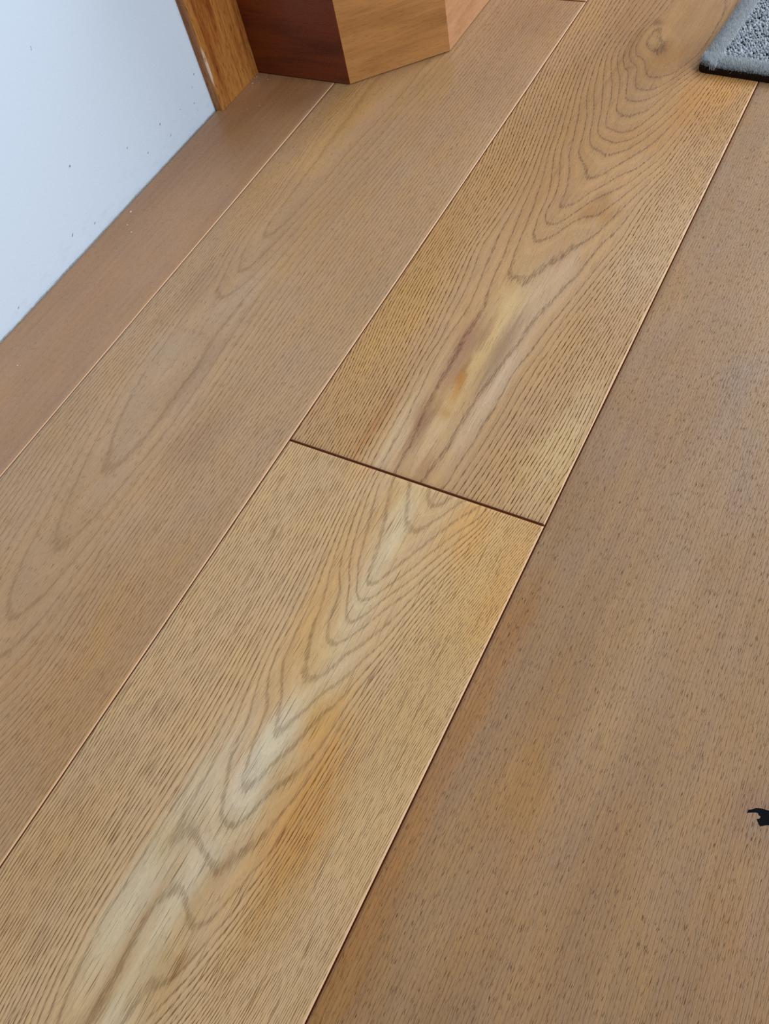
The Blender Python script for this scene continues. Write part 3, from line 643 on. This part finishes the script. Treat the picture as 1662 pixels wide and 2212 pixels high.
# ------------------------------------------------------------------ white wall
def wall_mat():
    g = N('white_wall_paint'); co = g.coord()
    sx = g.t.nodes.new('ShaderNodeSeparateXYZ'); g.put(sx.inputs[0], co)
    y, z = sx.outputs[1], sx.outputs[2]
    nz = g.noise(g.vmath('MULTIPLY', co, (700, 700, 700)), 1, 2, 0.5)
    # small grey scuffs: y mm, z mm, half length, half width, tilt
    marks = [(488.4, 179.7, 2.2, .8, 1.2), (668.1, 50.5, 1.6, 1.0, .3), (658.4, 41.2, 1.3, .6, 1.4), (629.5, 32.6, 1.3, .6, .4),
             (593.4, 37.9, 2.0, .9, .5), (654.3, 16.0, 1.6, .6, .6), (652.8, 25.4, 1.2, .8, .5), (561.3, 24.6, 1.8, .7, .4),
             (538.2, 45.8, 1.7, .8, .5), (463.6, 76.1, 1.8, 1.3, .4), (425.7, 22.1, 3.0, .9, .6), (456.5, 13.0, 2.0, .8, .5),
             (453.4, 27.7, 1.5, .6, .4), (329.4, 10.3, 1.8, .8, .4), (601.1, 18.9, 2.2, .8, .4)]
    tot = None
    for (my, mz, a, b, t) in marks:
        dy = g.math('SUBTRACT', y, my/1000); dz = g.math('SUBTRACT', z, mz/1000)
        c, s_ = math.cos(t), math.sin(t)
        u = g.math('ADD', g.math('MULTIPLY', dy, c*1000/a), g.math('MULTIPLY', dz, s_*1000/a))
        v = g.math('ADD', g.math('MULTIPLY', dy, -s_*1000/b), g.math('MULTIPLY', dz, c*1000/b))
        r = g.math('SQRT', g.math('ADD', g.math('MULTIPLY', u, u), g.math('MULTIPLY', v, v)))
        k = g.step(r, 0.4, 1.1, 1.0, 0.0)
        tot = k if tot is None else g.math('MAXIMUM', tot, k)
    tot = g.math('MULTIPLY', tot, g.step(nz, 0.30, 0.50))
    # faint rubbed dirt close to the floor
    sm = g.noise(g.vmath('MULTIPLY', co, (1, 60, 160)), 1, 4, 0.65)
    low = g.math('MULTIPLY', g.step(z, 0.0, 0.045, 1, 0), g.step(sm, 0.5, 0.75))
    c = g.cmix(g.math('MULTIPLY', low, 0.16), lin4((207, 217, 230)), lin4((150, 150, 150)))
    c = g.cmix(g.math('MULTIPLY', tot, 0.75), c, lin4((84, 80, 78)))
    g.put(g.b.inputs['Base Color'], c)
    g.b.inputs['Roughness'].default_value = 0.55
    pl = g.noise(g.vmath('MULTIPLY', co, (260, 260, 260)), 1, 3, 0.5)
    g.bump(pl, 0.12, 0.0006)
    return g.m
WX = -0.692
wl = bm_obj('wall_left', bevel_box(WX-0.10, WX, Y0, 1.75, -0.03, 1.1, 0), wall_mat())
wl['kind'] = 'structure'
# ragged bead of sealant where the wall meets the boards
bv, bf = [], []
ys = np.linspace(Y0, 0.679, 420)
rr = np.random.default_rng(3)
for i, yy in enumerate(ys):
    k = 0.0003+0.0005*max(0, rr.random()-0.3)**2*2
    bv += [(WX-0.001, yy, 0.0005), (WX+k*1.4, yy, -0.0008), (WX+k, yy, k*0.6), (WX-0.001, yy, k*1.8)]
    if i:
        b0 = 4*(i-1); b1 = 4*i
        bf += [(b0+1, b0+2, b1+2, b1+1), (b0+2, b0+3, b1+3, b1+2)]
M_BEAD = plain('grubby_sealant', (176, 170, 164), 0.7, 0.2, (300, 60, 300), 1.5)
bd = obj('sealant', bv, bf, M_BEAD, wl)
bd['label'] = 'thin grubby sealant line along the foot of the wall'

# ------------------------------------------------------------------ door casing on the wall end
M_CASE = panel_wood('varnished_casing', (176, 114, 52), (134, 66, 20), 'z', pore=0.6, rough=0.42, band=0.5,
                    worn=((0.0114, 0.0006, 0.052), (0.0022, 0.0030, 0.026)))
bm = bevel_box(0, 0.0118, 0, 0.0788, 0, 0.75, 0)
e = [e for e in bm.edges if all(abs(v.co.x-0.0118) < 1e-6 and v.co.y < 1e-6 for v in e.verts)]
bmesh.ops.bevel(bm, geom=e, offset=0.0022, segments=3, affect='EDGES', profile=0.5)
tr = bm_obj('trim_1', bm, M_CASE, loc=(WX, 0.6803, 0.0002))
tr['kind'] = 'structure'

# ------------------------------------------------------------------ boxed wooden base with a canted corner
YB = 0.7594
box = empty('cabinet_base', (-0.5504, YB, 0.0))
box['label'] = 'orange-brown wooden cabinet base with a canted front corner, next to the white wall'
box['category'] = 'cabinet'
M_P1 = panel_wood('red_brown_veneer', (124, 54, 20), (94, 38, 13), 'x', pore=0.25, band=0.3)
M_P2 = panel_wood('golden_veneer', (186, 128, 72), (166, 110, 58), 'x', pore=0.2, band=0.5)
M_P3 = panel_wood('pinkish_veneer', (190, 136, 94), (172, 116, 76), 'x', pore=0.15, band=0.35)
HB = 0.34; TH = 0.016
def panel(name, a, b, mat, lab=None):
    """slab with mitred ends standing on the line a -> b (outside is on the right of travel)"""
    a = Vector((a[0], a[1])); b = Vector((b[0], b[1]))
    L = (b-a).length; ang = math.atan2(b.y-a.y, b.x-a.x)
    m = TH*math.tan(math.radians(22.5))
    z0 = 0.0014; c = 0.0006
    V = [(0, 0, z0), (L, 0, z0), (L-m, TH, z0), (m, TH, z0), (0, 0, HB), (L, 0, HB), (L-m, TH, HB), (m, TH, HB)]
    F = [(0, 1, 5, 4), (1, 2, 6, 5), (2, 3, 7, 6), (3, 0, 4, 7), (4, 5, 6, 7), (3, 2, 1, 0)]
    o = obj(name, V, F, mat, box, loc=(a.x-box.location.x, a.y-box.location.y, 0), rot=(0, 0, ang))
    bm = bmesh.new(); bm.from_mesh(o.data)
    ed = [e for e in bm.edges if all(abs(v.co.y) < 1e-6 for v in e.verts) and abs(e.verts[0].co.z-e.verts[1].co.z) > 0.1]
    bmesh.ops.bevel(bm, geom=ed, offset=c, segments=2, affect='EDGES', profile=0.5)
    bmesh.ops.recalc_face_normals(bm, faces=bm.faces); bm.to_mesh(o.data); bm.free()
    if lab: o['label'] = lab
    return o
A0 = (-0.6915, YB); A1 = (-0.5504, YB); A2 = (-0.4632, 0.8440); A3 = (-0.4592, 1.45)
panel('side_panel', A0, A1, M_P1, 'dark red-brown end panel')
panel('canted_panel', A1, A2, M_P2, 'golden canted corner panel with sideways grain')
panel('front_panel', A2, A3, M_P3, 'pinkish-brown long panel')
tv = [(x-box.location.x, y-YB, HB) for x, y in [(-0.6915, YB-0.004), (-0.5490, YB-0.004), (-0.4595, 0.8425), (-0.4555, 1.45), (-0.6915, 1.45)]]
tf2 = [(0, 1, 2, 3, 4), (9, 8, 7, 6, 5)] + [(i, 5+i, 5+(i+1) % 5, (i+1) % 5) for i in range(5)]
tp = obj('top_panel', tv + [(x, y, z+0.02) for x, y, z in tv], tf2, M_P2, box)
bm = bmesh.new(); bm.from_mesh(tp.data); bmesh.ops.recalc_face_normals(bm, faces=bm.faces); bm.to_mesh(tp.data); bm.free()

# ------------------------------------------------------------------ grey tufted rug
RX, RY, RZ = -0.1870, 0.8560, math.radians(-4.5)
rug = empty('rug', (RX, RY, 0), RZ)
rug['label'] = 'grey tufted rug with a fluffy border and dark backing, on the oak boards'
rug['category'] = 'rug'
RW, RL = 0.42, 0.66
M_BACK = plain('dark_rug_backing', (38, 22, 14), 0.9, 0.1, (300, 300, 300), 0.4)
bm = bevel_box(0, RW, 0, RL, 0.0002, 0.0062, 0)
ve = [e for e in bm.edges if abs(e.verts[0].co.z-e.verts[1].co.z) > 0.003]
bmesh.ops.bevel(bm, geom=ve, offset=0.008, segments=6, affect='EDGES', profile=0.5)
te = [e for e in bm.edges if all(v.co.z > 0.006 for v in e.verts)]
bmesh.ops.bevel(bm, geom=te, offset=0.0024, segments=3, affect='EDGES', profile=0.5)
bm_obj('backing', bm, M_BACK, rug)
def yarn(name, ca, cb, rough=0.95):
    g = N(name)
    t = g.attr('shade').outputs['Fac']
    c = g.cmix(t, lin4(ca), lin4(cb))
    g.put(g.b.inputs['Base Color'], c)
    g.b.inputs['Roughness'].default_value = rough
    g.b.inputs['Specular IOR Level'].default_value = 0.15
    return g.m
M_PILE = yarn('grey_yarn', (104, 107, 112), (180, 182, 187))
M_FUZZ = yarn('fluffy_grey_yarn', (138, 138, 139), (192, 193, 194))
def shade(o, a):
    at = o.data.attributes.new('shade', 'FLOAT', 'POINT'); at.data.foreach_set('value', np.asarray(a, np.float32))
# looped pile: each loop a small rounded ridge
B = 0.0155
px_, py_ = 0.0030, 0.0023
gx = np.arange(B, RW-B, px_); gy = np.arange(B, RL-B, py_)
CX, CY = np.meshgrid(gx, gy); CX = CX + (np.arange(len(gy)) % 2)[:, None]*px_*0.5
CX = CX.ravel(); CY = CY.ravel(); nt = len(CX)
CX = CX + R.normal(0, 0.0004, nt); CY = CY + R.normal(0, 0.0003, nt)
hh = 0.0105 + R.normal(0, 0.0008, nt); rot = R.normal(0.25, 0.35, nt)
hole = R.random(nt) < 0.05
hh = np.where(hole, hh-0.0025, hh)
prof = [(-0.95, 0.0), (-0.62, 0.75), (0.0, 1.0), (0.62, 0.75), (0.95, 0.0)]
tmpl = []
for (u, h) in prof:
    for s_ in (-1, 0, 1):
        tmpl.append((u, s_, h - (0.28 if s_ else 0.0)))
tmpl = np.array(tmpl)
tf3 = []
for i in range(4):
    for j in range(2):
        a = i*3+j; tf3 += [(a, a+3, a+4, a+1)]
tf3 = np.array(tf3)
hl = 0.0020*(1+0.25*R.random(nt)); hw = 0.00110*(1+0.3*R.random(nt))
U = tmpl[None, :, 0]*hl[:, None]; Wd = tmpl[None, :, 1]*hw[:, None]
co_, si_ = np.cos(rot)[:, None], np.sin(rot)[:, None]
VX = CX[:, None] + U*co_ - Wd*si_; VY = CY[:, None] + U*si_ + Wd*co_
VZ = 0.0055 + tmpl[None, :, 2]*(hh[:, None]-0.0055)
V = np.stack([VX, VY, VZ], -1).reshape(-1, 3)
F = (tf3[None] + (np.arange(nt)*15)[:, None, None]).reshape(-1, 4)
pile = tri_mesh('pile', V, F, M_PILE, rug, n=4)
sh = np.clip(0.55 + R.normal(0, 0.2, nt) - 0.5*hole, 0, 1)
shade(pile, np.repeat(sh, 15)); pile['kind'] = 'stuff'
# fluffy border: fine blades, upright inside, leaning out at the rim
nb = 52000
per = 2*(RW+RL); t = R.random(nb)*per
# most blades on the two edges that show
t = np.where(R.random(nb) < 0.35, R.random(nb)*(0.20), t)
t = np.where(R.random(nb) < 0.35, per - R.random(nb)*0.22, t)
dep = 0.0030 + R.random(nb)*(B*1.12-0.003)
def rim(t):
    x = np.empty(len(t)); y = np.empty(len(t)); nx = np.zeros(len(t)); ny = np.zeros(len(t))
    for i in range(len(t)):
        q = t[i]
        if q < RW: x[i], y[i], nx[i], ny[i] = q, 0, 0, -1
        elif q < RW+RL: x[i], y[i], nx[i], ny[i] = RW, q-RW, 1, 0
        elif q < 2*RW+RL: x[i], y[i], nx[i], ny[i] = RW-(q-RW-RL), RL, 0, 1
        else: x[i], y[i], nx[i], ny[i] = 0, RL-(q-2*RW-RL), -1, 0
    return x, y, nx, ny
x, y, nx_, ny_ = rim(t)
x = x - nx_*dep; y = y - ny_*dep
for (qx, qy) in ((0, 0), (RW, 0), (0, RL), (RW, RL)):      # rounded corners
    r0 = 0.0125
    ox_ = np.abs(x-qx); oy_ = np.abs(y-qy)
    inq = (ox_ < r0) & (oy_ < r0)
    ax_ = r0-ox_; ay_ = r0-oy_; dd = np.hypot(ax_, ay_)
    f_ = np.where(inq & (dd > r0-0.003), (r0-0.003-R.random(nb)*0.003)/np.maximum(dd, 1e-6), 1.0)
    x = np.where(inq, qx+np.sign(RW/2-qx)*(r0-ax_*f_), x); y = np.where(inq, qy+np.sign(RL/2-qy)*(r0-ay_*f_), y)
out = np.clip(1-(dep-0.003)/0.007, 0, 1)
# keep the outer corner rounded
ln = 0.0075 + R.normal(0, 0.0010, nb) - out*0.001
lean = out*(0.6+0.5*R.random(nb)) + R.normal(0, 0.18, nb)
dirx = nx_ + R.normal(0, 0.35, nb); diry = ny_ + R.normal(0, 0.35, nb)
dn = np.hypot(dirx, diry); dirx /= dn; diry /= dn
tipx = x + dirx*np.sin(lean)*ln; tipy = y + diry*np.sin(lean)*ln; tipz = 0.0050 + np.cos(lean)*ln
tipz = np.maximum(tipz, 0.002)
wd = 0.00034
ax = R.random(nb)*6.28
V = np.empty((nb, 4, 3))
for k in range(3):
    aa = ax + k*2.094
    V[:, k, 0] = x + np.cos(aa)*wd; V[:, k, 1] = y + np.sin(aa)*wd; V[:, k, 2] = 0.0042
V[:, 3, 0] = tipx; V[:, 3, 1] = tipy; V[:, 3, 2] = tipz
F = (np.array([(0, 1, 3), (1, 2, 3), (2, 0, 3)])[None] + (np.arange(nb)*4)[:, None, None]).reshape(-1, 3)
fz = tri_mesh('border_fringe', V.reshape(-1, 3), F, M_FUZZ, rug, n=3)
shade(fz, np.repeat(np.clip(0.5+R.normal(0, 0.22, nb), 0, 1), 4)); fz['kind'] = 'stuff'

# ------------------------------------------------------------------ specks of dust in the corner
SP = [(-675.3, 738.2, .7), (-679.6, 748.5, .5), (-678.2, 751.5, .5), (-679.4, 495.2, 1.0), (-657.1, 467.7, .7), (-669.7, 476.3, .6), (-649.7, 273.3, .7),
      (-668, 741, .4), (-660, 749, .4), (-672, 733, .4), (-664, 752, .35), (-640, 700, .35), (-652, 690, .3)]
bm = bmesh.new()
for (sx_, sy_, r_) in SP:
    ret = bmesh.ops.create_icosphere(bm, subdivisions=1, radius=r_/1000)
    q = random.uniform(0, 3)
    for v in ret['verts']:
        k = 1+random.uniform(-0.3, 0.3)
        v.co = Vector((v.co.x*k*1.5, v.co.y*k, max(-0.2*r_/1000, v.co.z*k*0.7)))
        v.co.rotate(Matrix.Rotation(q, 3, 'Z'))
        v.co += Vector((sx_/1000, sy_/1000, 0.3*r_/1000))
dust = bm_obj('dust_specks', bm, plain('pale_dust', (222, 206, 190), 0.9, 0.1))
dust['label'] = 'tiny pale dust specks scattered on the boards by the wall'
dust['category'] = 'dust'; dust['kind'] = 'stuff'
